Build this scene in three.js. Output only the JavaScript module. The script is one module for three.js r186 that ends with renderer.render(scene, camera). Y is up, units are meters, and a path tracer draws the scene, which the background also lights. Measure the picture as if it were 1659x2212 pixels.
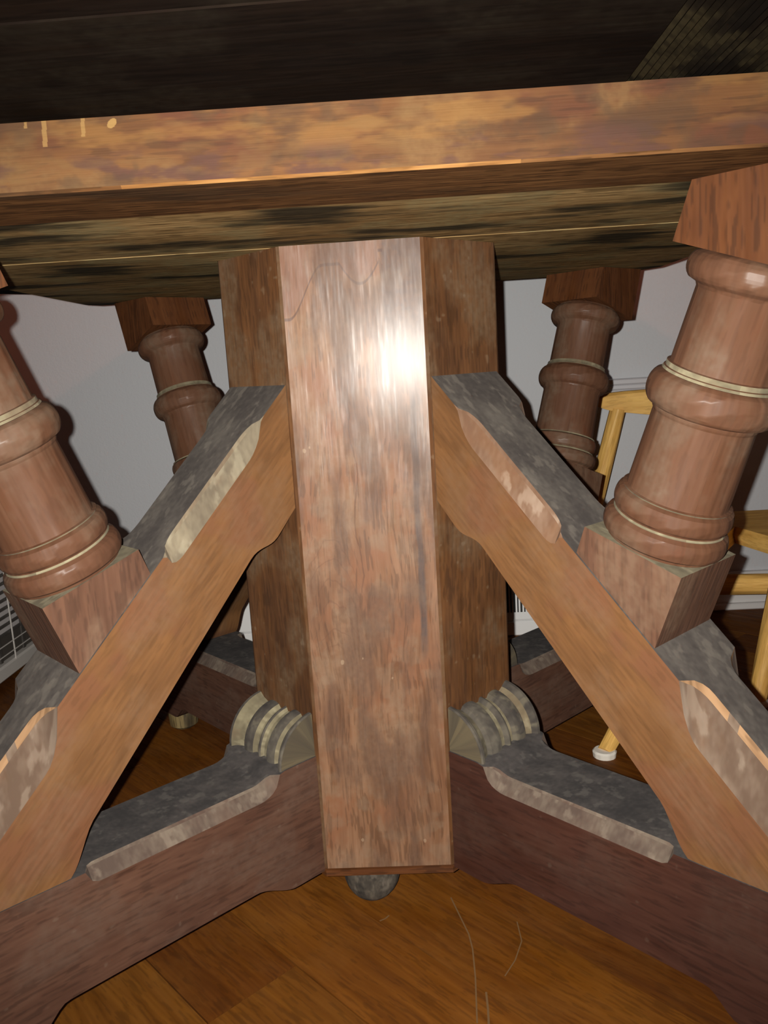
import * as THREE from 'three';
import { toCreasedNormals } from 'three/addons/utils/BufferGeometryUtils.js';
import { RectAreaLightUniformsLib } from 'three/addons/lights/RectAreaLightUniformsLib.js';

// ---------------------------------------------------------------- camera, light, exposure
// Model units: the table was measured with its floor at h = -0.475 and its post axis at x = z = 0; S turns them into metres.
const S = 1.13, FLOOR = -0.475;
const P = (x, h, z) => new THREE.Vector3(x * S, (h - FLOOR) * S, z * S);
const rad = THREE.MathUtils.degToRad;
const scene = new THREE.Scene();
scene.background = new THREE.Color(0x000000);
const camera = new THREE.PerspectiveCamera(2 * Math.atan(1106 / 1780) * 180 / Math.PI, 1659 / 2212, 0.02, 30);
const EYE = P(0.0452, 0, 0.7618);
const pitch = rad(10.11), roll = rad(3.49), yaw = rad(-2.75);
const fwd = new THREE.Vector3(Math.sin(yaw) * Math.cos(pitch), -Math.sin(pitch), -Math.cos(yaw) * Math.cos(pitch));
const right0 = new THREE.Vector3(Math.cos(yaw), 0, Math.sin(yaw)), up0 = new THREE.Vector3().crossVectors(right0, fwd);
const camR = right0.clone().multiplyScalar(Math.cos(roll)).addScaledVector(up0, -Math.sin(roll));
const camU = right0.clone().multiplyScalar(Math.sin(roll)).addScaledVector(up0, Math.cos(roll));
camera.position.copy(EYE);
camera.quaternion.setFromRotationMatrix(new THREE.Matrix4().makeBasis(camR, camU, fwd.clone().negate()));
scene.add(camera);

const renderer = new THREE.WebGLRenderer();
renderer.toneMapping = THREE.LinearToneMapping;
renderer.toneMappingExposure = 1.0;
renderer.shadowMap.enabled = true;
RectAreaLightUniformsLib.init();

// the phone's flash, a little to the left of its lens
const flash = new THREE.SpotLight(new THREE.Color().setRGB(1, 0.96, 0.885), 4.4, 0, rad(55), 1, 2);
flash.position.copy(EYE).addScaledVector(camR, -0.0165).addScaledVector(camU, 0.004);
flash.target.position.copy(flash.position).add(fwd);
flash.castShadow = true; flash.shadow.radius = 0.14; flash.shadow.mapSize.set(2048, 2048);
flash.shadow.camera.near = 0.05; flash.shadow.camera.far = 6; flash.name = 'phone_flash';
scene.add(flash, flash.target);

// ---------------------------------------------------------------- helpers
let seedState = 7;
const rnd = () => { seedState = (seedState * 1664525 + 1013904223) >>> 0; return seedState / 4294967296; };
const taken = {};
function numbered(n) { taken[n] = (taken[n] ?? -1) + 1; return taken[n] ? `${n}_${String(taken[n]).padStart(3, '0')}` : n; }
function thing(name, label, category, group) {
  const o = new THREE.Group(); o.name = numbered(name); o.userData = { label, category }; if (group) o.userData.group = group;
  scene.add(o); return o;
}
function shade(m) { m.castShadow = true; m.receiveShadow = true; return m; }

// collects polygons per material; geometry in model units, scaled on build
class MB {
  constructor() { this.sets = new Map(); }
  tri(mat, a, b, c, ua, ub, uc) {
    let s = this.sets.get(mat); if (!s) this.sets.set(mat, s = { p: [], u: [] });
    s.p.push(...a, ...b, ...c); s.u.push(...ua, ...ub, ...uc);
  }
  quad(mat, a, b, c, d, ua, ub, uc, ud) { this.tri(mat, a, b, c, ua, ub, uc); this.tri(mat, a, c, d, ua, uc, ud); }
  // planar polygon (convex), uv from two axes
  poly(mat, pts, U, V, off = [0, 0]) {
    const uv = p => [(p[0] * U[0] + p[1] * U[1] + p[2] * U[2]) * S + off[0], (p[0] * V[0] + p[1] * V[1] + p[2] * V[2]) * S + off[1]];
    for (let i = 1; i < pts.length - 1; i++) this.tri(mat, pts[0], pts[i], pts[i + 1], uv(pts[0]), uv(pts[i]), uv(pts[i + 1]));
  }
  build(name, parent, crease = 32, base = [0, 0, 0]) {
    const mats = [...this.sets.keys()], pos = [], uv = [], g = new THREE.BufferGeometry();
    mats.forEach((m, i) => { const s = this.sets.get(m); g.addGroup(pos.length / 3, s.p.length / 3, i); for (const x of s.p) pos.push(x); for (const x of s.u) uv.push(x); });
    for (let i = 0; i < pos.length; i += 3) { pos[i] = (pos[i] - base[0]) * S; pos[i + 1] = (pos[i + 1] - base[1]) * S; pos[i + 2] = (pos[i + 2] - base[2]) * S; }
    g.setAttribute('position', new THREE.Float32BufferAttribute(pos, 3));
    g.setAttribute('uv', new THREE.Float32BufferAttribute(uv, 2));
    const groups = g.groups.slice(), out = toCreasedNormals(g, rad(crease));
    out.clearGroups(); for (const q of groups) out.addGroup(q.start, q.count, q.materialIndex);
    const m = shade(new THREE.Mesh(out, mats.length > 1 ? mats : mats[0]));
    m.name = name; if (parent) parent.add(m); return m;
  }
}
// box with a small bevel, model units, in any axes: centre, half sizes, axes X Y Z; grain along axis `g`
function boxInto(mb, mat, c, h, X = [1, 0, 0], Y = [0, 1, 0], Z = [0, 0, 1], g = 0, bev = 0.002, edgeMat = mat) {
  const at = (x, y, z) => [0, 1, 2].map(i => c[i] + X[i] * x + Y[i] * y + Z[i] * z);
  const ax = [X, Y, Z], off = [rnd() * 3, rnd() * 3];
  const face = (k, s) => {
    const i = (k + 1) % 3, j = (k + 2) % 3, hi = h[i] - bev, hj = h[j] - bev, v = [0, 0, 0], pts = [];
    for (const [a, b] of s > 0 ? [[-1, -1], [1, -1], [1, 1], [-1, 1]] : [[-1, -1], [-1, 1], [1, 1], [1, -1]]) { v[k] = s * h[k]; v[i] = a * hi; v[j] = b * hj; pts.push(at(...v)); }
    const [u, w] = g === k ? [i, j] : g === i ? [i, j] : [j, i];
    mb.poly(mat, pts, ax[u], ax[w], [off[0] + k * 0.37, off[1] + k * 0.53 + s * 0.2]);
  };
  for (let k = 0; k < 3; k++) { face(k, 1); face(k, -1); }
  if (bev > 0) for (let k = 0; k < 3; k++) {
    const i = (k + 1) % 3, j = (k + 2) % 3;
    for (const a of [-1, 1]) for (const b of [-1, 1]) {
      const q = (e, full) => { const v = [0, 0, 0]; v[k] = e * (h[k] - bev); v[i] = a * (h[i] - (full ? 0 : bev)); v[j] = b * (h[j] - (full ? bev : 0)); return at(...v); };
      const pts = [q(-1, true), q(1, true), q(1, false), q(-1, false)]; if (a * b < 0) pts.reverse();
      mb.poly(edgeMat, pts, ax[k], ax[i], off);
    }
  }
  if (bev > 0) for (const a of [-1, 1]) for (const b of [-1, 1]) for (const d of [-1, 1]) {
    const pts = [at(a * h[0], b * (h[1] - bev), d * (h[2] - bev)), at(a * (h[0] - bev), b * h[1], d * (h[2] - bev)), at(a * (h[0] - bev), b * (h[1] - bev), d * h[2])];
    if (a * b * d < 0) pts.reverse(); mb.poly(edgeMat, pts, ax[0], ax[1], off);
  }
}
// turned piece about the axis from `o` along `D`: profile [distance, radius, material]
function turnInto(mb, o, D, prof, n = 48, capA = true, capB = true, arc = null) {
  const d = new THREE.Vector3(...D).normalize(), t1 = new THREE.Vector3(0, 1, 0); if (Math.abs(d.y) > 0.9) t1.set(1, 0, 0);
  const A = new THREE.Vector3().crossVectors(d, t1).normalize(), B = new THREE.Vector3().crossVectors(d, A), off = rnd() * 2;
  const pt = (t, r, a) => [0, 1, 2].map(i => o[i] + d.getComponent(i) * t + (A.getComponent(i) * Math.cos(a) + B.getComponent(i) * Math.sin(a)) * r);
  for (let k = 0; k < prof.length - 1; k++) for (let i = 0; i < n; i++) {
    const [t0, r0, m0] = prof[k], [t1_, r1] = prof[k + 1], a0 = i / n * 2 * Math.PI, a1 = (i + 1) / n * 2 * Math.PI;
    const R = 0.036;
    mb.quad(m0, pt(t0, r0, a0), pt(t0, r0, a1), pt(t1_, r1, a1), pt(t1_, r1, a0), [t0 * S + off, a0 * R], [t0 * S + off, a1 * R], [t1_ * S + off, a1 * R], [t1_ * S + off, a0 * R]);
  }
  const cap = (t, r, m, flip) => { for (let i = 0; i < n; i++) { const a0 = i / n * 2 * Math.PI, a1 = (i + 1) / n * 2 * Math.PI, c = pt(t, 0, 0), p = pt(t, r, a0), q = pt(t, r, a1), u = (x, y) => [x * 0.04 + off, y * 0.04]; const args = [[c, u(0, 0)], [p, u(Math.cos(a0), Math.sin(a0))], [q, u(Math.cos(a1), Math.sin(a1))]]; if (flip) args.reverse(); mb.tri(m, args[0][0], args[1][0], args[2][0], args[0][1], args[1][1], args[2][1]); } };
  if (capA) cap(prof[0][0], prof[0][1], prof[0][2], true);
  const L = prof[prof.length - 1]; if (capB) cap(L[0], L[1], L[2] ?? prof[prof.length - 2][2], false);
}
function bead(t0, t1, r0, rmax, m, n = 8) { const o = []; for (let i = 0; i <= n; i++) { const a = i / n; o.push([t0 + (t1 - t0) * a, r0 + (rmax - r0) * Math.sqrt(Math.max(0, 1 - (2 * a - 1) ** 2)), m]); } return o; }

// ---------------------------------------------------------------- procedural textures
const PERM = (() => { const p = new Uint8Array(512), a = [...Array(256).keys()]; let s = 12345; for (let i = 255; i > 0; i--) { s = (s * 1103515245 + 12345) & 0x7fffffff; const j = s % (i + 1); [a[i], a[j]] = [a[j], a[i]]; } for (let i = 0; i < 512; i++) p[i] = a[i & 255]; return p; })();
// value noise that repeats every px, py cells
function vn(x, y, px, py, s) {
  const xi = Math.floor(x), yi = Math.floor(y), fx = x - xi, fy = y - yi, u = fx * fx * (3 - 2 * fx), v = fy * fy * (3 - 2 * fy);
  const X0 = ((xi % px) + px) % px, X1 = (X0 + 1) % px, Y0 = ((yi % py) + py) % py, Y1 = (Y0 + 1) % py;
  const h = (a, b) => PERM[(PERM[(PERM[(a + s) & 255] + b) & 255] + (a >> 8) * 31 + (b >> 8) * 57) & 255] / 255;
  const a = h(X0, Y0), b = h(X1, Y0), c = h(X0, Y1), d = h(X1, Y1);
  return a + (b - a) * u + (c - a) * v + (a - b - c + d) * u * v;
}
function fb(x, y, px, py, s, oct = 4) { let t = 0, a = 0.5, n = 0; for (let i = 0; i < oct; i++) { t += a * vn(x, y, px, py, s + i * 17); n += a; x *= 2; y *= 2; px *= 2; py *= 2; a *= 0.5; } return t / n; }
const clamp = (x, a = 0, b = 1) => Math.min(b, Math.max(a, x));
const sst = (a, b, x) => { x = clamp((x - a) / (b - a)); return x * x * (3 - 2 * x); };
const mix3 = (a, b, t) => [a[0] + (b[0] - a[0]) * t, a[1] + (b[1] - a[1]) * t, a[2] + (b[2] - a[2]) * t];
function tex(w, h, fn, srgb = true, repeat = null) {
  const d = new Uint8Array(w * h * 4);
  for (let j = 0; j < h; j++) for (let i = 0; i < w; i++) { const c = fn((i + 0.5) / w, (j + 0.5) / h), k = (j * w + i) * 4; d[k] = clamp(c[0], 0, 255); d[k + 1] = clamp(c[1], 0, 255); d[k + 2] = clamp(c[2], 0, 255); d[k + 3] = 255; }
  const t = new THREE.DataTexture(d, w, h); t.magFilter = THREE.LinearFilter; t.minFilter = THREE.LinearMipmapLinearFilter; t.generateMipmaps = true;
  t.wrapS = t.wrapT = repeat === null ? THREE.ClampToEdgeWrapping : THREE.RepeatWrapping;
  if (repeat !== null) t.repeat.set(repeat, repeat);
  if (srgb) t.colorSpace = THREE.SRGBColorSpace; t.needsUpdate = true; return t;
}
// wood: u runs along the grain; colours in sRGB bytes; tile of 0.5 m
const fc = (x, y, px, py, s, oct, k = 2.0) => clamp(0.5 + (fb(x, y, px, py, s, oct) - 0.5) * k);
function woodColor(u, v, o) {
  const s = o.seed, warp = fb(u * 3, v * 6, 3, 6, s + 5, 3) - 0.5;
  const vv = v + warp * (o.warp ?? 0.03), gu = o.gu ?? 10;
  const fine = fc(u * gu * 3, vv * 240, gu * 3, 240, s + 1, 2), mid = fc(u * gu, vv * 64, gu, 64, s + 2, 3), bl = fc(u * 9, v * 12, 9, 12, s + 3, 5), big = fc(u * 3, v * 4, 3, 4, s + 4, 4);
  const t = clamp(0.5 + (mid - 0.5) * 0.55 * (o.mid ?? 1.4) + (fine - 0.5) * 0.6 * (o.fine ?? 0.5) + (big - 0.5) * 0.6 * (o.big ?? 0.8));
  let c = mix3(o.dark, o.light, t);
  if (o.red) c = mix3(c, o.red, sst(0.5, 0.85, bl) * 0.8);
  const pore = sst(0.66, 0.9, fc(u * 30, vv * 260, 30, 260, s + 9, 2)); c = mix3(c, o.dark.map(x => x * 0.6), pore * (o.pore ?? 0.5));
  if (o.haze) { const hz = sst(0.40, 0.9, fc(u * 10, v * 14, 10, 14, s + 12, 6, 2.3)) * (o.hazeAmt ?? 0.5) * 1.5; c = mix3(c, o.haze, clamp(hz * (0.55 + 0.6 * fc(u * 120, v * 120, 120, 120, s + 15, 3)), 0, 0.85)); }
  if (o.stain) { const st = sst(0.5, 1.0, fc(u * 5, vv * 18, 5, 18, s + 20, 6) + 0.15 * (mid - 0.5)); c = mix3(c, o.stain, st * (o.stainAmt ?? 0.7)); }
  if (o.speck) { const sp = sst(0.84, 0.90, fb(u * 60, v * 60, 60, 60, s + 30, 2)); c = mix3(c, o.speck, sp * 0.35); }
  return c;
}
const TILE = 1 / 0.5;
const wood = (o, n = 512) => tex(n, n, (u, v) => woodColor(u, v, o), true, TILE);
const grainBump = tex(512, 512, (u, v) => { const g = fb(u * 8, v * 200, 8, 200, 61, 2) * 0.6 + fb(u * 40, v * 60, 40, 60, 63, 3) * 0.4; const b = 255 * g; return [b, b, b]; }, false, TILE);
const grainRough = tex(512, 512, (u, v) => { const g = clamp(0.82 + 0.4 * (fb(u * 10, v * 90, 10, 90, 71, 3) - 0.5) + 0.5 * (fb(u * 7, v * 8, 7, 8, 73, 4) - 0.5)); return [0, 255 * g, 0]; }, false, TILE);
const dustBump = tex(256, 256, (u, v) => { const b = 255 * fb(u * 60, v * 60, 60, 60, 81, 4); return [b, b, b]; }, false, TILE);

function woodMat(o, extra = {}) {
  return new THREE.MeshPhysicalMaterial({ map: wood(o), color: new THREE.Color().setRGB(1, 1.02, 1.0).multiplyScalar(extra.k ?? 0.6), roughness: extra.rough ?? 0.75, roughnessMap: grainRough, bumpMap: grainBump, bumpScale: extra.bump ?? 0.0005, clearcoat: extra.coat ?? 0, clearcoatRoughness: extra.coatRough ?? 0.35, specularIntensity: extra.spec ?? 0.7 });
}
const M = {};
M.brace = woodMat({ seed: 11, dark: [104, 70, 42], light: [134, 92, 56], red: [120, 78, 54], mid: 0.7, fine: 0.5, big: 0.8, pore: 0.14, haze: [128, 98, 76], hazeAmt: 0.25 }, { rough: 0.9, spec: 0.4, k: 0.7 });
M.leg = woodMat({ seed: 23, dark: [82, 52, 40], light: [112, 78, 62], mid: 0.7, fine: 0.5, pore: 0.3, haze: [112, 88, 76], hazeAmt: 0.34, speck: [132, 112, 98] }, { rough: 0.95, spec: 0.4 });
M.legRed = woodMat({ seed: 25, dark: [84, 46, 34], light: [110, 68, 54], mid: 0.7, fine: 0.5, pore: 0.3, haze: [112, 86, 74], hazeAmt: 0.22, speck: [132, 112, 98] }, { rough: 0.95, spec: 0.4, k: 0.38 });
M.postSide = woodMat({ seed: 31, dark: [72, 45, 26], light: [102, 66, 38], mid: 1.0, fine: 0.6, pore: 0.3, haze: [104, 84, 66], hazeAmt: 0.42, speck: [128, 112, 96] }, { rough: 0.9, spec: 0.4, k: 0.85 });
M.column = woodMat({ seed: 41, gu: 5, dark: [104, 66, 46], light: [128, 88, 65], red: [122, 74, 50], mid: 0.4, fine: 0.4, pore: 0.12, haze: [130, 104, 86], hazeAmt: 0.5 }, { rough: 0.9, spec: 0.45, coat: 0.10, coatRough: 0.32, k: 0.50 });
M.block = woodMat({ seed: 47, dark: [98, 66, 50], light: [126, 88, 68], mid: 0.8, fine: 0.5, pore: 0.3, haze: [134, 106, 86], hazeAmt: 0.42 }, { rough: 0.9, spec: 0.5 });
M.capBlock = woodMat({ seed: 53, dark: [104, 58, 28], light: [130, 78, 42], mid: 1.1, fine: 0.6, pore: 0.4 }, { rough: 0.9, spec: 0.4, coat: 0.03, coatRough: 0.4, k: 0.44 });
// dust lying on upward ledges: grey film of lint with streaks where it was wiped
const dusty = (seed, dark, light, speck, under = null) => new THREE.MeshStandardMaterial({ map: tex(512, 512, (u, v) => { const n = clamp(0.5 + 0.7 * (fc(u * 14, v * 40, 14, 40, seed, 4) - 0.5) + 0.6 * (fc(u * 12, v * 12, 12, 12, seed + 3, 5) - 0.5) + 0.35 * (fc(u * 150, v * 150, 150, 150, seed + 5, 2) - 0.5)); let c = mix3(dark, light, n); if (under) c = mix3(c, under, sst(0.55, 0.95, fc(u * 12, v * 24, 12, 24, seed + 11, 6)) * 0.35); const k = sst(0.70, 0.92, fc(u * 40, v * 60, 40, 60, seed + 7, 4)); return mix3(c, speck, k * 0.45); }, true, TILE), roughness: 1, bumpMap: dustBump, bumpScale: 0.0008 });
M.dustTop = dusty(101, [56, 50, 47], [84, 78, 72], [110, 103, 94]);
M.dustLeg = dusty(107, [40, 37, 37], [66, 61, 59], [92, 88, 82]);
M.dustChamfer = dusty(113, [90, 80, 66], [122, 112, 93], [140, 132, 112], [104, 78, 58]);
M.rubbedChamfer = dusty(115, [94, 68, 50], [120, 98, 82], [150, 134, 120], [110, 76, 50]);
M.lowChamfer = dusty(139, [84, 66, 53], [114, 98, 84], [134, 120, 106], [96, 66, 44]);
M.legChamfer = dusty(127, [74, 60, 52], [104, 92, 80], [124, 112, 98], [78, 54, 44]);
M.dustTan = dusty(131, [90, 82, 64], [126, 118, 94], [142, 134, 110], [96, 76, 58]);
M.reel = dusty(137, [48, 43, 40], [84, 78, 68], [112, 104, 84]);
M.reelEnd = dusty(149, [60, 53, 42], [88, 78, 58], [116, 102, 72]);
M.arris = woodMat({ seed: 59, dark: [140, 92, 48], light: [206, 152, 92], mid: 1.0, fine: 0.6, pore: 0.3 }, { rough: 0.95, spec: 0.3, k: 0.44 });
M.rubbed = woodMat({ seed: 60, dark: [140, 104, 74], light: [188, 148, 112], mid: 1.0, fine: 0.6, pore: 0.3 }, { rough: 0.95, spec: 0.3, k: 0.62 });
M.knob = dusty(151, [34, 30, 26], [92, 84, 72], [110, 102, 92]);
// the post's front board: watermark line near the top, grey varnish patch, ink-dark streak, pale nicks
const postFrontMap = tex(512, 2048, (u, v) => {
  const o = { seed: 67, gu: 5, dark: [104, 70, 50], light: [142, 104, 80], red: [128, 84, 60], mid: 0.8, fine: 0.5, big: 0.8, pore: 0.3, warp: 0.06, haze: [142, 114, 94], hazeAmt: 0.3 };
  let c = woodColor(v * 1.15, u * 0.25, o);
  const n = fb(u * 6, v * 24, 8, 32, 5, 4), n2 = fb(u * 40, v * 160, 64, 256, 9, 3), wob = (n - 0.5) * 0.05;
  c = mix3(c, [92, 74, 70], sst(0.70, 0.735, u + wob * 0.6) * sst(0.76, 0.9, v + wob) * (0.35 + 0.65 * n2));
  const vl = u < 0.42 ? 0.895 + 0.075 * sst(0.03, 0.3, u) : u < 0.70 ? 0.97 - 0.03 * Math.sin(Math.PI * (u - 0.42) / 0.28) : 0.985;
  if (u < 0.73) { c = mix3(c, [116, 84, 72], sst(0, 0.01, v - vl) * 0.55); c = mix3(c, [76, 52, 46], (1 - sst(0.0012, 0.003, Math.abs(v - vl + wob * 0.05))) * 0.6); }
  const sx = 0.885 + (n - 0.5) * 0.03, st = (1 - sst(0.012, 0.034, Math.abs(u - sx))) * sst(0.34, 0.42, v) * (1 - sst(0.74, 0.82, v));
  c = mix3(c, [74, 64, 66], st * (0.45 + 0.4 * n2));
  const cx = 0.43 + 0.02 * Math.sin(v * 40) + (n - 0.5) * 0.04; c = mix3(c, [84, 54, 40], (1 - sst(0.002, 0.008, Math.abs(u - cx))) * sst(0.45, 0.5, v) * (1 - sst(0.78, 0.84, v)) * 0.5);
  // cathedral grain low on the left
  const cat = Math.sin((v * 60 + 26 * (u - 0.2) ** 2 * 4 + n * 3) * 3.1); c = mix3(c, [86, 56, 44], sst(0.92, 1, cat) * (1 - sst(0.16, 0.3, Math.abs(u - 0.22))) * sst(0.36, 0.4, v) * (1 - sst(0.56, 0.6, v)) * 0.22);
  c = mix3(c, [132, 112, 96], sst(0.5, 0.9, fc(u * 9, v * 36, 12, 48, 15, 6)) * 0.4 * (0.5 + 0.5 * n2));
  // grime rubbed into the grain in ragged vertical patches
  c = mix3(c, [84, 61, 50], sst(0.36, 0.9, fc(u * 7, v * 11, 8, 16, 44, 6)) * (0.34 + 0.3 * n2));
  for (const [a, b, r] of [[0.07, 0.70, 0.012], [0.11, 0.705, 0.009], [0.24, 0.36, 0.012], [0.4, 0.365, 0.008], [0.3, 0.05, 0.012], [0.8, 0.045, 0.012], [0.62, 0.33, 0.007]]) { const d = Math.hypot(u - a, (v - b) * 3.4) + (n2 - 0.5) * 0.012; if (d < r) c = mix3(c, [160, 134, 112], 0.6); }
  return c;
});
const postRough = tex(256, 1024, (u, v) => { const g = clamp(0.72 + 0.6 * (fb(u * 10, v * 14, 16, 16, 91, 4) - 0.5) + 0.5 * (fb(u * 64, v * 30, 64, 32, 93, 3) - 0.5)); return [0, 255 * g, 0]; }, false);
const postBump = tex(512, 1024, (u, v) => { const b = 255 * (0.6 * fb(u * 60, v * 12, 64, 16, 95, 3) + 0.4 * fb(u * 24, v * 60, 24, 64, 97, 3)); return [b, b, b]; }, false);
M.postFront = new THREE.MeshPhysicalMaterial({ map: postFrontMap, color: new THREE.Color().setRGB(0.76, 0.79, 0.76), specularIntensity: 0.5, roughness: 0.78, roughnessMap: postRough, bumpMap: postBump, bumpScale: 0.00025, clearcoat: 0.17, clearcoatRoughness: 0.26 });

// the frame board's front edge: orange-brown, scuffed pale, a few yellow chips near its upper arris
const edgeMap = tex(2048, 128, (u, v) => {
  let c = woodColor(u * 1.57, v * 0.08, { seed: 83, gu: 4, dark: [106, 66, 34], light: [146, 98, 54], red: [116, 66, 42], mid: 1.2, fine: 0.4, pore: 0.25, warp: 0.02, haze: [150, 112, 70], hazeAmt: 0.5 });
  const x = u * 0.694 - 0.347, n = fb(u * 40, v * 6, 64, 8, 7, 4);
  c = mix3(c, [104, 68, 60], sst(0.5, 0.8, fc(u * 24, v * 3, 32, 4, 19, 5)) * (1 - sst(0.3, 0.6, v)) * 0.8);
  c = mix3(c, [88, 66, 48], sst(0.55, 0.9, fc(u * 40, v * 2, 64, 4, 29, 5)) * 0.4); c = mix3(c, [176, 128, 68], sst(0.55, 0.9, fc(u * 18, v * 3, 32, 4, 39, 5)) * sst(0.2, 0.5, v) * 0.6);
  c = mix3(c, [150, 118, 74], sst(0.5, 0.75, n) * sst(-0.2, -0.12, -Math.abs(x + 0.1)) * 0.3);
  for (const [cx, w, v0] of [[-0.138, 0.0012, 0.62], [-0.119, 0.001, 0.74], [-0.147, 0.0008, 0.9]]) if (Math.abs(x - cx - (v - 1) * 0.002) < w && v > v0 + (n - 0.5) * 0.1) c = mix3(c, [196, 156, 98], 0.8);
  if (Math.hypot((x + 0.105) / 0.0022, (v - 0.9 - (x + 0.105) * 12) / 0.055) + (n - 0.5) < 1) c = [196, 156, 96];
  return c;
});
M.edge = new THREE.MeshPhysicalMaterial({ map: edgeMap, color: new THREE.Color().setRGB(0.30, 0.285, 0.25), roughness: 0.85, bumpMap: postBump, bumpScale: 0.0004, specularIntensity: 0.6 });
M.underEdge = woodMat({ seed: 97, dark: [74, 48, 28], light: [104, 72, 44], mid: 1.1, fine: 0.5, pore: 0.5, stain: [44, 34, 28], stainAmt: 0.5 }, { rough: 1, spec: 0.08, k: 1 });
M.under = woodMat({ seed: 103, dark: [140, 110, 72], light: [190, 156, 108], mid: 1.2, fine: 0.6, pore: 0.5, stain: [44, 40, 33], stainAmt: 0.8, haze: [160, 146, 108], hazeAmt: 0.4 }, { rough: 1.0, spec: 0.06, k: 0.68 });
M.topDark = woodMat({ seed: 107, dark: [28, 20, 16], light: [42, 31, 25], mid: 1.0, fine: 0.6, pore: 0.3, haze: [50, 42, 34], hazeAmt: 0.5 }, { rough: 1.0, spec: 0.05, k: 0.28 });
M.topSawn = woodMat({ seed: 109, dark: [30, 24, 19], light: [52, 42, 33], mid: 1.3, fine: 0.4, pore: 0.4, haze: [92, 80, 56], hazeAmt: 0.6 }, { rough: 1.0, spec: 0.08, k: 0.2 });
M.caster = woodMat({ seed: 123, dark: [120, 98, 62], light: [168, 146, 100], mid: 0.9, fine: 0.5, stain: [60, 50, 38] }, { rough: 0.8 });

// ---------------------------------------------------------------- the room
const struct = (o, label) => { o.userData.kind = 'structure'; if (label) o.userData.label = label; return o; };
const X0 = -1.9, X1 = 2.0, ZB = -0.72, ZF = 2.4, TOP = 1.72;   // model units
const wallMat = new THREE.MeshStandardMaterial({ color: new THREE.Color().setRGB(0.585, 0.60, 0.63), roughness: 0.75, bumpMap: tex(512, 512, (u, v) => { const b = 255 * (0.5 * fb(u * 90, v * 90, 90, 90, 201, 3) + 0.5 * fb(u * 220, v * 220, 220, 220, 203, 2)); return [b, b, b]; }, false, TILE), bumpScale: 0.0005 });
const whitePaint = new THREE.MeshStandardMaterial({ color: new THREE.Color().setRGB(0.70, 0.69, 0.68), roughness: 0.5 });
const trimPaint = new THREE.MeshStandardMaterial({ color: new THREE.Color().setRGB(0.60, 0.59, 0.62), roughness: 0.4 });
function slab(name, c, h, mat, label) { const mb = new MB(); boxInto(mb, mat, [0, 0, 0], h, undefined, undefined, undefined, 0, 0); const m = mb.build(name, scene); m.position.copy(P(...c)); return struct(m, label); }
const mid = (TOP + FLOOR) / 2, hh = (TOP - FLOOR) / 2;
slab('wall_back', [(X0 + X1) / 2, mid, ZB - 0.05], [(X1 - X0) / 2 + 0.1, hh, 0.05], wallMat, 'pale lavender grey painted wall behind the table');
slab('wall_left', [X0 - 0.05, mid, (ZB + ZF) / 2], [0.05, hh, (ZF - ZB) / 2], wallMat, 'pale lavender grey painted side wall');
slab('wall_right', [X1 + 0.05, mid, (ZB + ZF) / 2], [0.05, hh, (ZF - ZB) / 2], wallMat, 'pale lavender grey painted side wall');
slab('wall_front', [(X0 + X1) / 2, mid, ZF + 0.05], [(X1 - X0) / 2 + 0.1, hh, 0.05], wallMat, 'pale lavender grey painted wall');
slab('ceiling', [(X0 + X1) / 2, TOP + 0.04, (ZB + ZF) / 2], [(X1 - X0) / 2 + 0.1, 0.04, (ZF - ZB) / 2 + 0.1], new THREE.MeshStandardMaterial({ color: 0xb8b4ae, roughness: 0.9 }), 'plain ceiling');
{ // skirting and window ledge on the back wall
  const mb = new MB(); boxInto(mb, whitePaint, [0, 0, 0], [(X1 - X0) / 2 - 0.01, 0.034, 0.006], undefined, undefined, undefined, 0, 0.002);
  const b = struct(mb.build('baseboard_back', scene), 'off-white skirting board along the back wall'); b.position.copy(P((X0 + X1) / 2, FLOOR + 0.034, ZB + 0.006));
  const q = new MB(); boxInto(q, whitePaint, [0, 0, 0], [(X1 - X0) / 2 - 0.01, 0.006, 0.005], undefined, undefined, undefined, 0, 0.002); const qq = q.build('quarter_round', b); qq.position.set(0, -0.028 * S, 0.011 * S);
  const s = new MB(); boxInto(s, trimPaint, [0, 0, 0], [0.42, 0.005, 0.016], undefined, undefined, undefined, 0, 0.002);
  const sill = struct(s.build('trim_1', scene), 'painted window ledge moulding on the back wall'); sill.position.copy(P(0.76, -0.0535, ZB + 0.016));
  const a1 = new MB(); boxInto(a1, trimPaint, [0, 0, 0], [0.42, 0.0045, 0.010], undefined, undefined, undefined, 0, 0.002); const m1 = a1.build('moulding', sill); m1.position.set(0, -0.0095 * S, -0.006 * S);
  const a2 = new MB(); boxInto(a2, trimPaint, [0, 0, 0], [0.42, 0.005, 0.005], undefined, undefined, undefined, 0, 0.002); const m2 = a2.build('moulding', sill); m2.position.set(0, -0.019 * S, -0.011 * S);
}
const SCRATCHES = [[0.0006, [[0.052, 0.092], [0.065, 0.141], [0.067, 0.159], [0.067, 0.19], [0.065, 0.236]]], [0.0005, [[0.107, 0.127], [0.108, 0.151], [0.1, 0.173], [0.09, 0.19]]], [0.0008, [[0.074, 0.206], [0.074, 0.223], [0.073, 0.244]]], [0.0007, [[-0.011, 0.121], [-0.006, 0.118], [-0.003, 0.114]]]];
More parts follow.
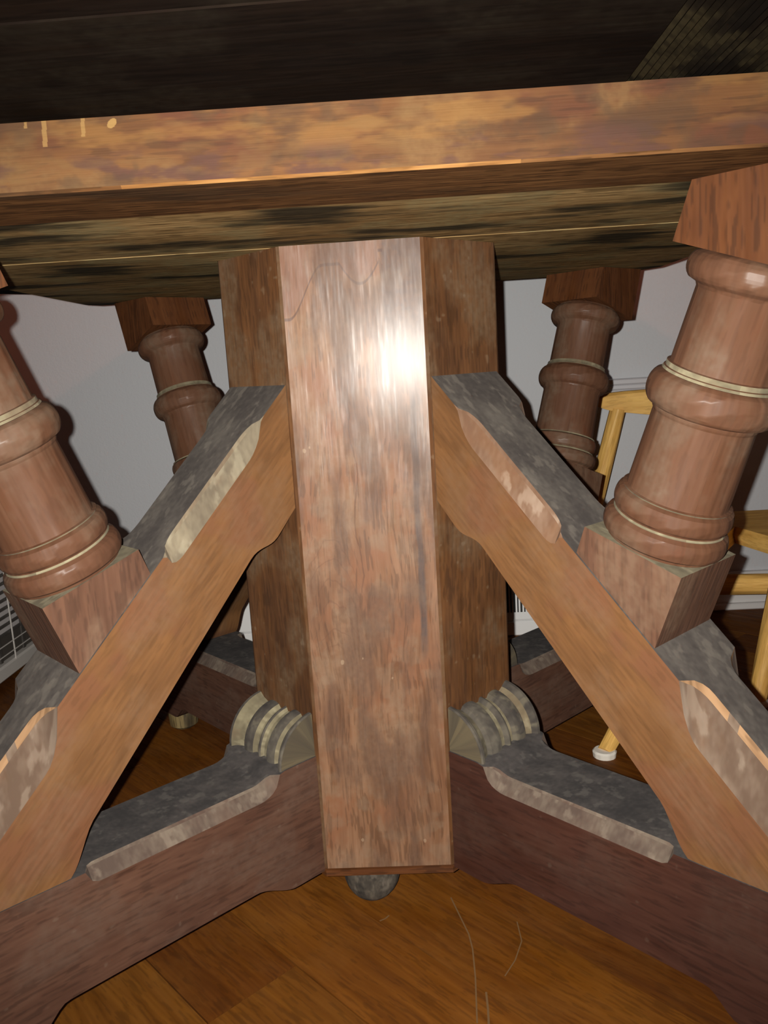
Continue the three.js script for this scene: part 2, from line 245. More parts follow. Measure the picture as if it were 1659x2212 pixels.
{ // strip floor laid at 45 degrees to the wall, each board its own piece
  const f = new THREE.Group(); f.name = 'floor'; struct(f, 'orange-brown varnished strip wood floor laid diagonally'); scene.add(f);
  const sub = new MB(); boxInto(sub, new THREE.MeshStandardMaterial({ color: 0x1c1008, roughness: 1 }), [0, 0, 0], [(X1 - X0) / 2, 0.01, (ZF - ZB) / 2], undefined, undefined, undefined, 0, 0);
  const sm = sub.build('subfloor', f); sm.position.copy(P((X0 + X1) / 2, FLOOR - 0.0285, (ZB + ZF) / 2));
  const boards = [[71, [108, 60, 14], [140, 84, 26]], [173, [98, 52, 12], [128, 74, 22]], [179, [116, 68, 18], [146, 92, 32]]].map(([seed, dark, light]) => woodMat({ seed, dark, light, gu: 4, mid: 0.9, fine: 0.6, pore: 0.25, big: 0.8, warp: 0.04, haze: [140, 96, 52], hazeAmt: 0.1 }, { rough: 0.8, spec: 0.35, bump: 0.0003, k: 0.68 }));
  const s2 = Math.SQRT1_2, W = 0.082, clip = (poly, f) => { const o = []; for (let i = 0; i < poly.length; i++) { const a = poly[i], b = poly[(i + 1) % poly.length], fa = f(a), fbv = f(b); if (fa >= 0) o.push(a); if (fa * fbv < 0) { const t = fa / (fa - fbv); o.push([a[0] + (b[0] - a[0]) * t, a[1] + (b[1] - a[1]) * t]); } } return o; };
  for (let r = -32; r <= 40; r++) {
    let l = -3.2 + rnd() * 0.6;
    while (l < 3.4) {
      const len = 0.75 + rnd() * 0.5, g = 0.0006;
      let poly = [[l + g, r * W + g + 0.012], [l + len - g, r * W + g + 0.012], [l + len - g, (r + 1) * W - g + 0.012], [l + g, (r + 1) * W - g + 0.012]].map(([a, b]) => [(a - b) * s2, (a + b) * s2]);
      for (const fn of [p => p[0] - X0, p => X1 - p[0], p => p[1] - ZB, p => 1.5 - p[1], p => p[0] + 1.35, p => 1.35 - p[0]]) if (poly.length) poly = clip(poly, fn);
      l += len;
      if (poly.length < 3) continue;
      let area = 0; poly.forEach((p, i) => { const q = poly[(i + 1) % poly.length]; area += p[0] * q[1] - q[0] * p[1]; }); if (Math.abs(area) < 0.002) continue;
      const mb = new MB(), mat = boards[Math.floor(rnd() * 3)], off = [rnd() * 4, rnd() * 4];
      const top = poly.map(p => [p[0], 0, p[1]]), low = poly.map(p => [p[0], -0.018, p[1]]);
      if (area > 0) { top.reverse(); low.reverse(); }
      mb.poly(mat, top, [s2, 0, s2], [-s2, 0, s2], off);
      for (let i = 0; i < top.length; i++) { const j = (i + 1) % top.length; mb.poly(mat, [top[j], top[i], low[i], low[j]], [s2, 0.3, s2], [-s2, 1, s2], off); }
      const m = mb.build('plank', f, 20); m.position.copy(P(0, FLOOR, 0));
    }
  }
  // pale scratches across the varnish
  const scratchMat = new THREE.MeshStandardMaterial({ color: new THREE.Color().setRGB(0.135, 0.07, 0.024), roughness: 0.9 });
  for (const [w, pts] of SCRATCHES) { const mb = new MB(); for (let i = 0; i < pts.length - 1; i++) { const a = pts[i], b = pts[i + 1], L = Math.hypot(b[0] - a[0], b[1] - a[1]), nx = -(b[1] - a[1]) / L * w, nz = (b[0] - a[0]) / L * w, y = 0.0003; mb.poly(scratchMat, [[a[0] + nx, y, a[1] + nz], [b[0] + nx, y, b[1] + nz], [b[0] - nx, y, b[1] - nz], [a[0] - nx, y, a[1] - nz]], [1, 0, 0], [0, 0, 1]); } const m = mb.build('scratch', f, 20); m.position.copy(P(0, FLOOR, 0)); }
  const rest = new MB(); boxInto(rest, boards[1], [0, 0, 0], [(X1 - X0) / 2, 0.009, (ZF - 1.5) / 2], undefined, undefined, undefined, 0, 0); const rm = rest.build('plank', f); rm.position.copy(P((X0 + X1) / 2, FLOOR - 0.009, (ZF + 1.5) / 2));
  for (const [a, b] of [[X0, -1.35], [1.35, X1]]) { const q = new MB(); boxInto(q, boards[1], [0, 0, 0], [(b - a) / 2, 0.009, (1.5 - ZB) / 2], undefined, undefined, undefined, 0, 0); const qm = q.build('plank', f); qm.position.copy(P((a + b) / 2, FLOOR - 0.009, (1.5 + ZB) / 2)); }
}

// ---------------------------------------------------------------- the table
const table = thing('pedestal_table', 'large dark wooden gothic pedestal table with octagonal post, braced feet and leaning turned columns', 'table');
const A = 0.1149, HW = 0.055, BO = HW + 0.0599 - 0.055; // octagon: front faces 0.11 wide at 0.1149 from the axis
{ // octagonal post
  const c = [[-HW, A], [HW, A], [A, HW], [A, -HW], [HW, -A], [-HW, -A], [-A, -HW], [-A, HW]], H0 = -0.427, H1 = 0.0929, e = 0.0016, mb = new MB();
  for (let i = 0; i < 8; i++) {
    const p = c[i], q = c[(i + 1) % 8], L = Math.hypot(q[0] - p[0], q[1] - p[1]), d = [(q[0] - p[0]) / L, (q[1] - p[1]) / L];
    const a = [p[0] + d[0] * e, p[1] + d[1] * e], b = [q[0] - d[0] * e, q[1] - d[1] * e], pts = [[a[0], H0, a[1]], [b[0], H0, b[1]], [b[0], H1, b[1]], [a[0], H1, a[1]]];
    if (i === 0) mb.quad(M.postFront, ...pts, [0, 0], [1, 0], [1, 1], [0, 1]);
    else mb.poly(M.postSide, pts, [0, 1, 0], [d[0], 0, d[1]], [i * 0.31, i * 0.23]);
    const n = c[(i + 2) % 8], L2 = Math.hypot(n[0] - q[0], n[1] - q[1]), d2 = [(n[0] - q[0]) / L2, (n[1] - q[1]) / L2], a2 = [q[0] + d2[0] * e, q[1] + d2[1] * e];
    mb.poly(M.postSide, [[b[0], H0, b[1]], [a2[0], H0, a2[1]], [a2[0], H1, a2[1]], [b[0], H1, b[1]]], [0, 1, 0], [d[0], 0, d[1]], [i * 0.3, i * 0.2]);
  }
  const ring = h => c.map(p => [p[0], h, p[1]]);
  mb.poly(M.postSide, ring(H1), [1, 0, 0], [0, 0, 1]); mb.poly(M.postSide, ring(H0).reverse(), [1, 0, 0], [0, 0, 1]);
  const post = mb.build('center_post', table, 20, [0, FLOOR, 0]); post.userData.label = 'octagonal central post with glossy scuffed front face';
  const pl = new MB(), r2 = (h, k) => c.map(p => [p[0] * k, h, p[1] * k]);
  const t0 = r2(-0.4285, 0.985), t1 = r2(-0.4345, 1.0), t2 = r2(-0.4290, 1.0);
  pl.poly(M.capBlock, t1.slice().reverse(), [1, 0, 0], [0, 0, 1]);
  for (let i = 0; i < 8; i++) { const j = (i + 1) % 8; pl.poly(M.capBlock, [t1[i], t1[j], t2[j], t2[i]], [1, 0, 0.2], [0, 1, 0]); pl.poly(M.capBlock, [t2[i], t2[j], t0[j], t0[i]], [1, 0, 0.2], [0, 1, 0]); }
  pl.poly(M.capBlock, t0, [1, 0, 0], [0, 0, 1]);
  pl.build('bottom_plate', post, 20, [0, FLOOR, 0]);
  const kb = new MB(), kp = []; for (let i = 0; i <= 12; i++) { const a = i / 12; kp.push([0.0405 - 0.0405 * a, 0.0255 * Math.pow(1 - a, 0.01) * (a < 0.35 ? 1 - 0.03 * a : Math.sqrt(Math.max(0, 1 - ((a - 0.35) / 0.68) ** 2))) * 1, M.knob]); }
  turnInto(kb, [-0.018, FLOOR, 0.084], [0, 1, 0], kp.map(([t, r, m]) => [t, Math.max(r, 0.003), m]).reverse(), 28);
  kb.build('foot_knob', post, 40, [0, FLOOR, 0]).userData.label = 'dark rounded foot knob under the post';
}
// one arm: local axes: r outward, h up, b across; placed by direction
const legTop = r => -0.331 + 0.008 * (1 - sst(0.150, 0.178, r)) - 0.0015 * sst(0.46, 0.50, r);
const legLow = r => -0.4165 - 0.0135 * (1 - sst(0.150, 0.190, r)) - 0.016 * sst(0.345, 0.368, r);
const braceTop = r => -0.013 - 0.965 * (r - 0.1223);
function braceLow(r) { // thick ends with an ogee between them and the thinner middle
  const b = -0.136 - 1.06 * (r - 0.1605), thick = 0.0155 * (1 - sst(0.138, 0.166, r)) + 0.013 * sst(0.312, 0.330, r);
  return Math.max(b - thick + (r < 0.138 ? 0 : 0), -0.331);
}
const stop = (r, a, b, w = 0.010) => Math.min(1, Math.max(0, (r - a) / w), Math.max(0, (b - r) / w));
const dome = x => Math.sqrt(Math.max(0, 1 - (1 - x) ** 2));
const legCh = r => 0.0105 * dome(stop(r, 0.158, 0.322));
const braceCh = r => 0.017 * dome(stop(r, 0.146, 0.236, 0.014)) + 0.030 * dome(stop(r, 0.326, 0.47, 0.012));
function loft(mb, map, r0, r1, n, top, low, ch, B, mats, grain) {
  const sec = r => { const t = top(r), l = Math.min(low(r), t - 0.0005), c = Math.min(ch(r), (t - l) * 0.6), cw = c * mats.chw, f = 0.84; return [[B, l], [B, t - c], [B - cw * f, t - c * (1 - f)], [B - cw, t], [-B + cw, t], [-B + cw * f, t - c * (1 - f)], [-B, t - c], [-B, l]]; };
  const uvAlong = r => (r * Math.SQRT1_2 * (grain ? 2 : Math.SQRT2)) * S;
  for (let k = 0; k < n; k++) {
    const ra = r0 + (r1 - r0) * k / n, rb = r0 + (r1 - r0) * (k + 1) / n, a = sec(ra), b = sec(rb);
    for (let i = 0; i < 8; i++) {
      const j = (i + 1) % 8, cm_ = mats.lower && ra > 0.3 ? mats.lower : mats.chamfer, wm = mats.worn && ra > 0.318 && ra < 0.44 && Math.sin(ra * 210) > -0.75 ? mats.worn : cm_, m = i === 0 || i === 6 ? mats.side : i === 1 || i === 5 ? cm_ : i === 2 || i === 4 ? wm : i === 3 ? mats.top : mats.side;
      const U = (r, p) => i === 0 || i === 6 ? (grain ? [(r - p[1]) * 0.707 * S, (r + p[1]) * 0.707 * S + i] : [r * S, p[1] * S + i]) : [r * 1.41 * S, p[0] * S + i * 0.3];
      mb.quad(m, map(ra, a[i]), map(rb, b[i]), map(rb, b[j]), map(ra, a[j]), U(ra, a[i]), U(rb, b[i]), U(rb, b[j]), U(ra, a[j]));
    }
  }
  for (const [r, f] of [[r0, 1], [r1, 0]]) { const s = sec(r).map(p => map(r, p)); if (f) s.reverse(); mb.poly(mats.side, s.reverse(), [0, 1, 0], [1, 0, 1]); }
}
const TILT = 0.365, AX0 = 0.338;                    // column axis: r = AX0 + TILT * h
const cosT = 1 / Math.hypot(1, TILT), sinT = TILT * cosT;
function arm(sx, sz, front) {
  const s2 = Math.SQRT1_2, d = [sx * s2, sz * s2], t = [-sz * s2, sx * s2];    // t: across
  const map = (r, [b, h]) => [d[0] * r + t[0] * b, h, d[1] * r + t[1] * b];
  const base = [0, FLOOR, 0], B = 0.0395;
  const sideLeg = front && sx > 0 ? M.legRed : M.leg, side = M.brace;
  const lg = new MB();
  loft(lg, map, 0.1195, 0.50, 90, legTop, legLow, legCh, 0.0405, { side: sideLeg, chamfer: M.legChamfer, top: M.dustLeg, chw: 1.0 }, false);
  const leg = lg.build('leg', table, 25, base);
  // caster block under the end of the leg
  const cb = new MB(); turnInto(cb, map(0.425, [0, FLOOR]), [0, 1, 0], [[0, 0.014, M.caster], [0.004, 0.019, M.caster], [0.026, 0.021, M.caster], [0.0435, 0.017, M.caster]], 24);
  cb.build('caster', leg, 30, base);
  const br = new MB();
  loft(br, map, 0.1195, 0.4515, 100, braceTop, braceLow, braceCh, B, { side, chamfer: sx < 0 ? M.dustChamfer : M.rubbedChamfer, lower: M.lowChamfer, worn: M.rubbed, top: M.dustTop, chw: 0.72 }, true);
  br.build('brace', table, 25, base);
  // turned reel in the corner of leg and post
  const rl = new MB(), R = M.reel, T = M.dustTan, w = 0.0392, pr = [[-w, 0.0385, R], [-w + 0.0015, 0.0395, R], [-w + 0.004, 0.0392, R], [-w + 0.008, 0.0355, T], [-w + 0.0125, 0.0325, T]];
  pr.push(...bead(-0.0262, -0.0100, 0.0315, 0.0362, R, 7), [-0.0098, 0.0318, T], [-0.0052, 0.0318, T], ...bead(-0.005, 0.001, 0.0318, 0.0355, R, 5), [0.0012, 0.0318, T], [0.0054, 0.0318, T], ...bead(0.0056, 0.0240, 0.0315, 0.0362, R, 7), [0.0245, 0.0325, T], [w - 0.008, 0.0355, T], [w - 0.004, 0.0392, R], [w - 0.0015, 0.0395, R], [w, 0.0385, R]);
  for (const p of pr) if (p[2] === R && p[1] < 0.0335 && Math.abs(p[0]) < 0.03) p[2] = T;
  const tv = [t[0], 0, t[1]], o = map(0.1165, [0, -0.3235]);
  turnInto(rl, o, tv, pr, 56, false, false);
  turnInto(rl, o, tv, [[-w, 0.001, M.reelEnd], [-w, 0.0385, M.reelEnd]], 40, false, false); turnInto(rl, o, tv, [[w, 0.0385, M.reelEnd], [w, 0.001, M.reelEnd]], 40, false, false);
  rl.build('corner_reel', table, 28, base).userData.label = 'ribbed turned reel, dust in its grooves';
  // leaning turned column between brace and frame board
  const DL = M.dustTan, cm = M.column, bm = M.block, km = M.capBlock, cg = new MB();
  const hTop = 0.048, ctr = map(AX0 + TILT * hTop, [0, hTop]), ax = [d[0] * -sinT, -cosT, d[1] * -sinT];
  const prof = [[-0.002, 0.033, cm], [0, 0.0345, cm], ...bead(0.0005, 0.0195, 0.0325, 0.0402, cm, 10), [0.0200, 0.0318, cm], [0.0220, 0.0308, cm], [0.0680, 0.0316, cm], [0.0685, 0.0335, DL], [0.0715, 0.0335, cm], [0.0720, 0.0345, DL], [0.0735, 0.0352, cm],
    ...bead(0.0740, 0.0965, 0.0340, 0.0412, cm, 12), [0.0970, 0.0340, cm], [0.0985, 0.0336, cm], [0.1000, 0.0326, cm], [0.1525, 0.0336, cm], [0.1530, 0.0362, DL], ...bead(0.1540, 0.1690, 0.0355, 0.0392, cm, 8), [0.1694, 0.0365, DL], [0.1706, 0.0372, DL], ...bead(0.1710, 0.1868, 0.0370, 0.0416, cm, 8), [0.1885, 0.0365, cm], [0.191, 0.0362, cm]];
  turnInto(cg, ctr, ax, prof, 64);
  const col = cg.build('column', table, 30, base);
  // blocks: square prisms along the axis, cut by the brace below and the frame board above
  const along = (r, h, tt) => [r - sinT * tt, h - cosT * tt];
  const blk = (name, tTop, hIn, hAc, cutTop, cutLow, mats) => {
    const mb = new MB(), c0 = [AX0 + TILT * hTop, hTop], cor = [];
    for (const [i, b] of [[-1, 1], [1, 1], [1, -1], [-1, -1]]) { const pr_ = c0[0] + cosT * hIn * i, ph = c0[1] - sinT * hIn * i; cor.push({ r: pr_, h: ph, b: b * hAc }); }
    const top = cor.map(q => { const [r, h] = cutTop(q.r, q.h); return map(r, [q.b, h]); }), low = cor.map(q => { const [r, h] = cutLow(q.r, q.h); return map(r, [q.b, h]); });
    mb.poly(mats.top, top, [d[0], 0, d[1]], [t[0], 0, t[1]]); mb.poly(mats.side, low.slice().reverse(), [d[0], 0, d[1]], [t[0], 0, t[1]]);
    for (let i = 0; i < 4; i++) { const j = (i + 1) % 4, across = i % 2 ? [t[0], 0, t[1]] : [d[0], 0, d[1]]; mb.poly(mats.side, [low[i], low[j], top[j], top[i]], [-ax[0], -ax[1], -ax[2]], across, [i * 0.21, i * 0.37]); }
    // worn arrises
    return mb;
  };
  const topAt = tt => (r, h) => along(r, h, tt);
  const lowBrace = (r, h) => { let lo = 0, hi = 0.5; for (let k = 0; k < 40; k++) { const m = (lo + hi) / 2, [rr, h2] = along(r, h, m); if (h2 > braceTop(rr) - 0.002) lo = m; else hi = m; } return along(r, h, lo); };
  blk('base_block', 0, 0.0372, 0.0378, topAt(0.1885), lowBrace, { side: bm, top: M.dustTan }).build('base_block', col, 20, base).userData.label = 'square column base block with dusty top';
  const toPlate = (r, h) => { const tt = (h - 0.0935) / cosT; return along(r, h, tt); };
  blk('top_block', 0, 0.0378, 0.0385, toPlate, topAt(0), { side: km, top: km }).build('top_block', col, 20, base);
}
for (const [sx, sz, f] of [[-1, 1, true], [1, 1, true], [-1, -1, false], [1, -1, false]]) arm(sx, sz, f);
{ // frame board under the top, built of boards running across
  const fr = new THREE.Group(); fr.name = 'frame_board'; fr.position.y = 0; fr.rotation.y = rad(1.59); table.add(fr); fr.userData.label = 'thick square board between columns and top, pale raw underside';
  const XC = 0.347, H0 = 0.0929, H1 = 0.1264, cuts = [0.337, 0.262, 0.105, -0.058, -0.295];
  for (let i = 0; i < 4; i++) {
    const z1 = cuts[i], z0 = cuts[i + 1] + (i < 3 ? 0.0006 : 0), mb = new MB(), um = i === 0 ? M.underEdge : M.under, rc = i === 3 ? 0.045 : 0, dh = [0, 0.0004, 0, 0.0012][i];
    const pl = [[-XC, z1], [XC, z1], [XC, z0 + rc], [XC - rc * 0.6, z0], [-XC + rc * 0.25, z0], [-XC, z0 + rc * 0.5]], e = 0.0015, off = [rnd() * 3, rnd() * 3];
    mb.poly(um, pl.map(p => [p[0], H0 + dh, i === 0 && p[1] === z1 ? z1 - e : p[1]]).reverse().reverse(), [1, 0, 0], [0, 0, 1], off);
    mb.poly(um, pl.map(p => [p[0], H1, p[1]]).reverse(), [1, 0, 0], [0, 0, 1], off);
    for (let k = 0; k < 6; k++) {
      const p = pl[k], q = pl[(k + 1) % 6]; if (Math.hypot(p[0] - q[0], p[1] - q[1]) < 1e-6) continue;
      if (i === 0 && k === 0) {
        mb.quad(M.edge, [p[0], H0 + e, p[1]], [q[0], H0 + e, q[1]], [q[0], H1, q[1]], [p[0], H1, p[1]], [0, 0], [1, 0], [1, 1], [0, 1]);
        for (let n = 0, N = 120; n < N; n++) { const xa = p[0] + (q[0] - p[0]) * n / N, xb = p[0] + (q[0] - p[0]) * (n + 1) / N, wn = fb(n * 0.11, 3, 64, 8, 9, 3) > (0.30 + 0.3 * Math.min(1.4, Math.abs((xa + 0.015) / 0.135)) ** 4) + 0.12 * (rnd() - 0.5); mb.poly(wn ? M.arris : M.underEdge, [[xa, H0, p[1] - e], [xb, H0, p[1] - e], [xb, H0 + e, p[1]], [xa, H0 + e, p[1]]], [1, 0, 0], [0, 1, 1]); }
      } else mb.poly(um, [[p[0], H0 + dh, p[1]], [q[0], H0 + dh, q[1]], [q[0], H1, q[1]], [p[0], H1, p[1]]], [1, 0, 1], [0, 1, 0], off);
    }
    mb.build('plank', fr, 20, [0, FLOOR, 0]);
  }
}
{ // octagonal table top; its underside boards show above the frame board
  const R = 0.71, k = R * Math.tan(Math.PI / 8), oc = [[-k, R], [k, R], [R, k], [R, -k], [k, -R], [-k, -R], [-R, -k], [-R, k]], mb = new MB(), H0 = 0.1345, H1 = 0.155;
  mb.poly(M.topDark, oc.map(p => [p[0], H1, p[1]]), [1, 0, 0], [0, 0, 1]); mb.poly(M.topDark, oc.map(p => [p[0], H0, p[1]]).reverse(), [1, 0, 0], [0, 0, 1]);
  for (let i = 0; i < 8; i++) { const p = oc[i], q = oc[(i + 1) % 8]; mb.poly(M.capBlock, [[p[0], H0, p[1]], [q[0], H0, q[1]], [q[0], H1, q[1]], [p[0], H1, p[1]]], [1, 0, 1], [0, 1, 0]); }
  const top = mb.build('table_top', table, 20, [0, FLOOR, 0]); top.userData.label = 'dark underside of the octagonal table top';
  for (const [z0, z1, x0, x1] of [[-0.62, -0.2, -0.30, 0.30], [-0.2, 0.20, -0.42, 0.1535], [0.20, 0.4495, -0.42, 0.1535], [0.4505, 0.66, -0.24, 0.1535]]) {
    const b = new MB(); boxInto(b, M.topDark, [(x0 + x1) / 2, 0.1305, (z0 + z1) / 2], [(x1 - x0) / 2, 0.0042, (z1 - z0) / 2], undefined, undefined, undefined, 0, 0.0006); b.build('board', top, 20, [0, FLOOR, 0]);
  }
  // rough-sawn board at the side: real saw ridges across it
  const sb = new MB(), x0 = 0.1545, x1 = 0.33, zA = 0.10, zB = 0.56, n = 44;
  for (let i = 0; i < n; i++) {
    const xa = x0 + (x1 - x0) * i / n, xb = x0 + (x1 - x0) * (i + 1) / n, xm = xa + (xb - xa) * (0.5 + 0.2 * (rnd() - 0.5)), lo = 0.1266 + 0.0004 * rnd(), hi = 0.1284;
    for (const [a, ha, b, hb] of [[xa, hi, xm, lo], [xm, lo, xb, hi]]) sb.poly(M.topSawn, [[a, ha, zA], [b, hb, zA], [b, hb, zB], [a, ha, zB]], [0, 0, 1], [1, 0, 0]);
  }
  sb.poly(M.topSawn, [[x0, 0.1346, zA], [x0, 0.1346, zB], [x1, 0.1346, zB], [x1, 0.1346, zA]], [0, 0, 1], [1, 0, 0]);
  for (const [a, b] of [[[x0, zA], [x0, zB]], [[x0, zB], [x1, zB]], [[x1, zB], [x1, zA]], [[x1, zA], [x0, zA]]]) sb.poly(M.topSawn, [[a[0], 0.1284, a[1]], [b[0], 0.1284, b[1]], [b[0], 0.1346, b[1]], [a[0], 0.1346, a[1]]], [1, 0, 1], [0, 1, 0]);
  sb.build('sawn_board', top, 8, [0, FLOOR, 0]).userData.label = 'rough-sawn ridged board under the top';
}

// ---------------------------------------------------------------- things behind the table
const pine = woodMat({ seed: 211, dark: [176, 132, 66], light: [214, 172, 98], mid: 0.9, fine: 0.3, pore: 0.15 }, { rough: 0.75, coat: 0.1, coatRough: 0.4, k: 1.4 });
const felt = new THREE.MeshStandardMaterial({ color: 0xd8d2c8, roughness: 0.9 });
{ // low light-wood chair
  const ch = thing('low_chair', 'low light wooden chair with rounded rails behind the table by the wall', 'chair');
  const base = [0, FLOOR, 0];
  const rod = (name, a, b, ra, rb, parent = ch) => { const D = b.map((x, i) => x - a[i]), L = Math.hypot(...D), mb = new MB(), pr = []; for (let i = 0; i <= 8; i++) { const u = i / 8; pr.push([L * u, (ra + (rb - ra) * u) * (1 + 0.12 * Math.sin(Math.PI * u)), pine]); } turnInto(mb, a, D, pr, 20); return mb.build(name, parent, 40, base); };
  const bend = (x) => 0.012 * Math.sin(Math.PI * clamp((x - 0.325) / 0.38));
  { // crest rail: slab thicker towards its middle
    const mb = new MB(), n = 16, sec = k => { const u = k / n, x = 0.327 + 0.375 * u, zz = -0.585 + 0.05 * u - bend(x), tp = -0.066 + 0.004 * Math.sin(Math.PI * u), e = Math.min(1, u * 14, (1 - u) * 14), lo = -0.090 - 0.020 * Math.sin(Math.PI * u), m = (tp + lo) / 2, hh_ = (tp - lo) / 2 * (0.55 + 0.45 * e); return [[x, m - hh_, zz + 0.009], [x, m + hh_ - 0.004, zz + 0.011], [x, m + hh_, zz + 0.007], [x, m + hh_, zz - 0.007], [x, m - hh_, zz - 0.009]]; };
    for (let k = 0; k < n; k++) { const a = sec(k), b = sec(k + 1); for (let i = 0; i < 5; i++) { const j = (i + 1) % 5, uv = p => [p[0] * S, p[1] * S + i * 0.1]; mb.quad(pine, a[i], b[i], b[j], a[j], uv(a[i]), uv(b[i]), uv(b[j]), uv(a[j])); } }
    mb.poly(pine, sec(0), [0, 0, 1], [0, 1, 0]); mb.poly(pine, sec(n).reverse(), [0, 0, 1], [0, 1, 0]);
    mb.build('crest_rail', ch, 40, base);
  }
  rod('back_post', [0.366, -0.092, -0.583], [0.272, FLOOR + 0.004, -0.60], 0.0125, 0.0125);
  rod('back_post', [0.668, -0.094, -0.541], [0.730, FLOOR + 0.004, -0.60], 0.0125, 0.0125);
  { // seat with a dished edge
    const pts = [[0.400, -0.460], [0.405, -0.335], [0.445, -0.335], [0.478, -0.388], [0.500, -0.300], [0.512, -0.215], [0.66, -0.215], [0.66, -0.500], [0.400, -0.5]], mb = new MB(), H1 = -0.252, H0 = -0.276;
    const shp = new THREE.Shape(pts.map(p => new THREE.Vector2(p[0], p[1]))), tr = THREE.ShapeUtils.triangulateShape(shp.getPoints(), []), pp = shp.getPoints();
    const cen = [0.55, -0.38], inn = p => [cen[0] + (p.x - cen[0]) * 0.97, cen[1] + (p.y - cen[1]) * 0.97];
    for (const [a, b, c] of tr) { const q = [a, b, c].map(i => inn(pp[i])); mb.poly(pine, q.map(p => [p[0], H1, p[1]]), [1, 0, 0], [0, 0, 1]); mb.poly(pine, q.map(p => [p[0], H0, p[1]]).reverse(), [1, 0, 0], [0, 0, 1]); }
    for (let i = 0; i < pp.length; i++) { const p = pp[i], q = pp[(i + 1) % pp.length], pi = inn(p), qi = inn(q), hm = (H0 + H1) / 2; mb.poly(pine, [[p.x, hm, p.y], [q.x, hm, q.y], [qi[0], H1, qi[1]], [pi[0], H1, pi[1]]], [1, 0, 1], [0, 1, 0]); mb.poly(pine, [[pi[0], H0, pi[1]], [qi[0], H0, qi[1]], [q.x, hm, q.y], [p.x, hm, p.y]], [1, 0, 1], [0, 1, 0]); }
    mb.build('seat', ch, 50, base);
  }
  const legB = rod('leg', [0.440, -0.262, -0.345], [0.2475, FLOOR + 0.004, -0.166], 0.011, 0.0095);
  rod('leg', [0.548, -0.272, -0.375], [0.476, FLOOR + 0.004, -0.292], 0.0125, 0.0115);
  rod('leg', [0.630, -0.272, -0.24], [0.668, FLOOR + 0.004, -0.17], 0.0125, 0.0115);
  rod('stretcher', [0.318, -0.345, -0.44], [0.66, -0.345, -0.40], 0.0135, 0.0135);
  const cap = (x, z, r) => { const mb = new MB(); turnInto(mb, [x, FLOOR, z], [0, 1, 0], [[0, r, felt], [0.006, r * 1.05, felt], [0.008, r * 0.9, felt]], 20); mb.build('foot_cap', ch, 40, base); };
  cap(0.2465, -0.165, 0.0135); cap(0.476, -0.292, 0.014); cap(0.668, -0.17, 0.014); cap(0.272, -0.60, 0.014); cap(0.73, -0.60, 0.014);
}
{ // low white convector with slots
  const white = new THREE.MeshStandardMaterial({ color: new THREE.Color().setRGB(0.9, 0.9, 0.9), roughness: 0.45 }), slotM = new THREE.MeshStandardMaterial({ color: 0x2c2c2c, roughness: 0.9 });
  const h = thing('convector_heater', 'low white convector heater with vertical slots behind the post', 'heater'); h.position.copy(P(-0.04, FLOOR, -0.64));
  const mb = new MB(); boxInto(mb, white, [0, 0.066, 0], [0.30, 0.040, 0.026], undefined, undefined, undefined, 0, 0.003); mb.build('body', h);
  const pb = new MB(); boxInto(pb, white, [0, 0.0128, 0.001], [0.30, 0.0128, 0.027], undefined, undefined, undefined, 0, 0.002); pb.build('plinth', h);
  for (let i = 0; i < 14; i++) { const s = new MB(); boxInto(s, slotM, [0.205 + i * 0.0058, 0.070, 0.0262], [0.0011 + 0.0006 * (i % 2), 0.028, 0.0008], undefined, undefined, undefined, 1, 0); s.build('slot', h); }
}
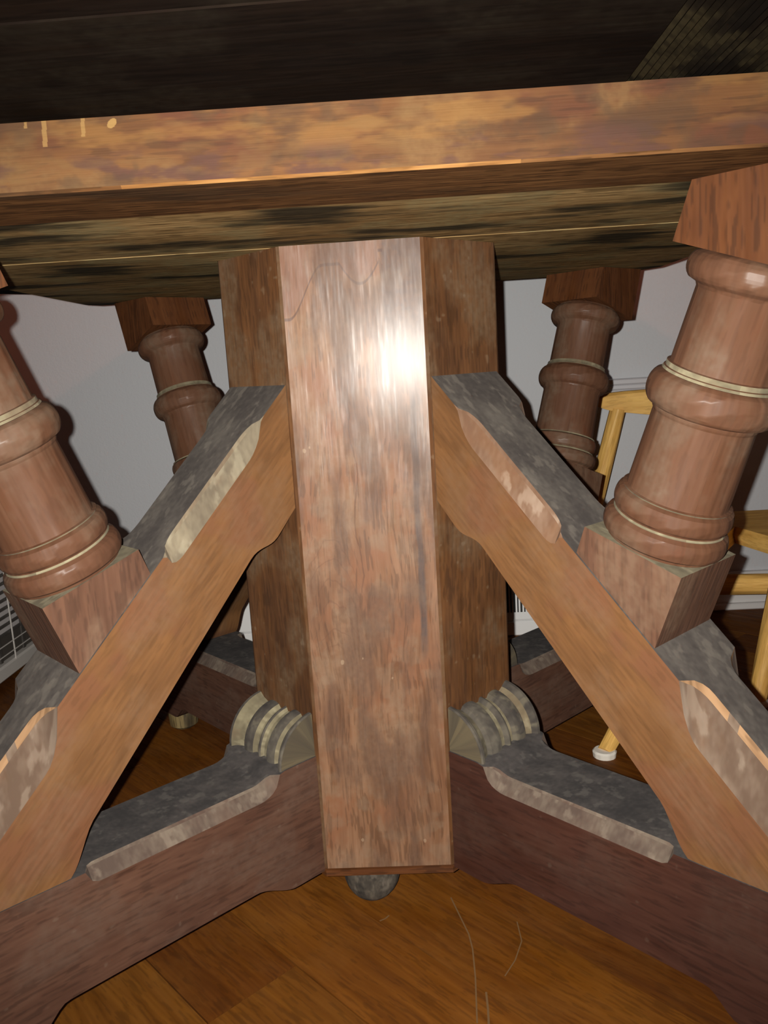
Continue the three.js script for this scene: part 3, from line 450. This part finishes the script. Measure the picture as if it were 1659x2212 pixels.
{ // wire crate at the far left
  const white = new THREE.MeshStandardMaterial({ color: 0xcfcac4, roughness: 0.5 }), grey = new THREE.MeshStandardMaterial({ color: 0x57534f, roughness: 0.5, metalness: 0.2 }), paper = new THREE.MeshStandardMaterial({ color: 0xc9c3c2, roughness: 0.9 }), inner = new THREE.MeshStandardMaterial({ color: 0x4a443e, roughness: 0.9 });
  const c = thing('wire_crate', 'wire crate with grey bars and white plastic tray on the floor', 'crate'); c.position.copy(P(-0.80, FLOOR, -0.42));
  const bx = (name, m, ce, hf, bev = 0.001) => { const mb = new MB(); boxInto(mb, m, ce, hf, undefined, undefined, undefined, 0, bev); return mb.build(name, c); };
  bx('tray', white, [0, 0.024, 0], [0.162, 0.012, 0.235], 0.003);
  for (const [x, z] of [[-0.13, -0.2], [0.13, -0.2], [-0.13, 0.2], [0.13, 0.2]]) bx('foot', white, [x, 0.0062, z], [0.02, 0.0062, 0.02], 0.001);
  bx('liner', inner, [0.148, 0.056, 0], [0.002, 0.020, 0.22]); bx('panel', paper, [0.148, 0.157, 0], [0.002, 0.080, 0.22]);
  for (let i = 0; i < 13; i++) bx('bar', grey, [0.157, 0.082 + i * 0.0135, 0], [0.0016, 0.0024, 0.228], 0.0005);
  for (let i = 0; i < 6; i++) bx('bar', grey, [0.1575, 0.145, -0.21 + i * 0.078], [0.0014, 0.105, 0.0042], 0.0005);
  for (let i = 0; i < 5; i++) bx('wire', white, [0.1605, 0.140, -0.172 + i * 0.078], [0.0011, 0.106, 0.0011], 0.0004);
  for (const y of [0.050, 0.066, 0.244]) bx('wire', white, [0.1605, y, 0], [0.0009, 0.0008, 0.23], 0.0003);
}
{ // ceiling lamp behind the photographer: the faint warm light on the wall above the table's shadow
  const l = thing('ceiling_lamp', 'small round warm ceiling lamp', 'lamp'); l.position.copy(P(0.23, TOP - 0.002, 1.44));
  const mb = new MB(), m = new THREE.MeshStandardMaterial({ color: 0xfff0dd, emissive: 0xffb070, emissiveIntensity: 0.6, roughness: 0.6 }); turnInto(mb, [0, -0.05, 0], [0, 1, 0], [[0, 0.03, m], [0.012, 0.085, m], [0.04, 0.1, m], [0.05, 0.1, m]], 32); mb.build('shade', l, 40);
  const p = new THREE.PointLight(0xff9a78, 1.6, 0, 2); p.position.copy(P(0.23, TOP - 0.075, 1.44)); p.castShadow = true; p.shadow.radius = 3; p.name = 'lamp_glow'; scene.add(p);
}
renderer.render(scene, camera);
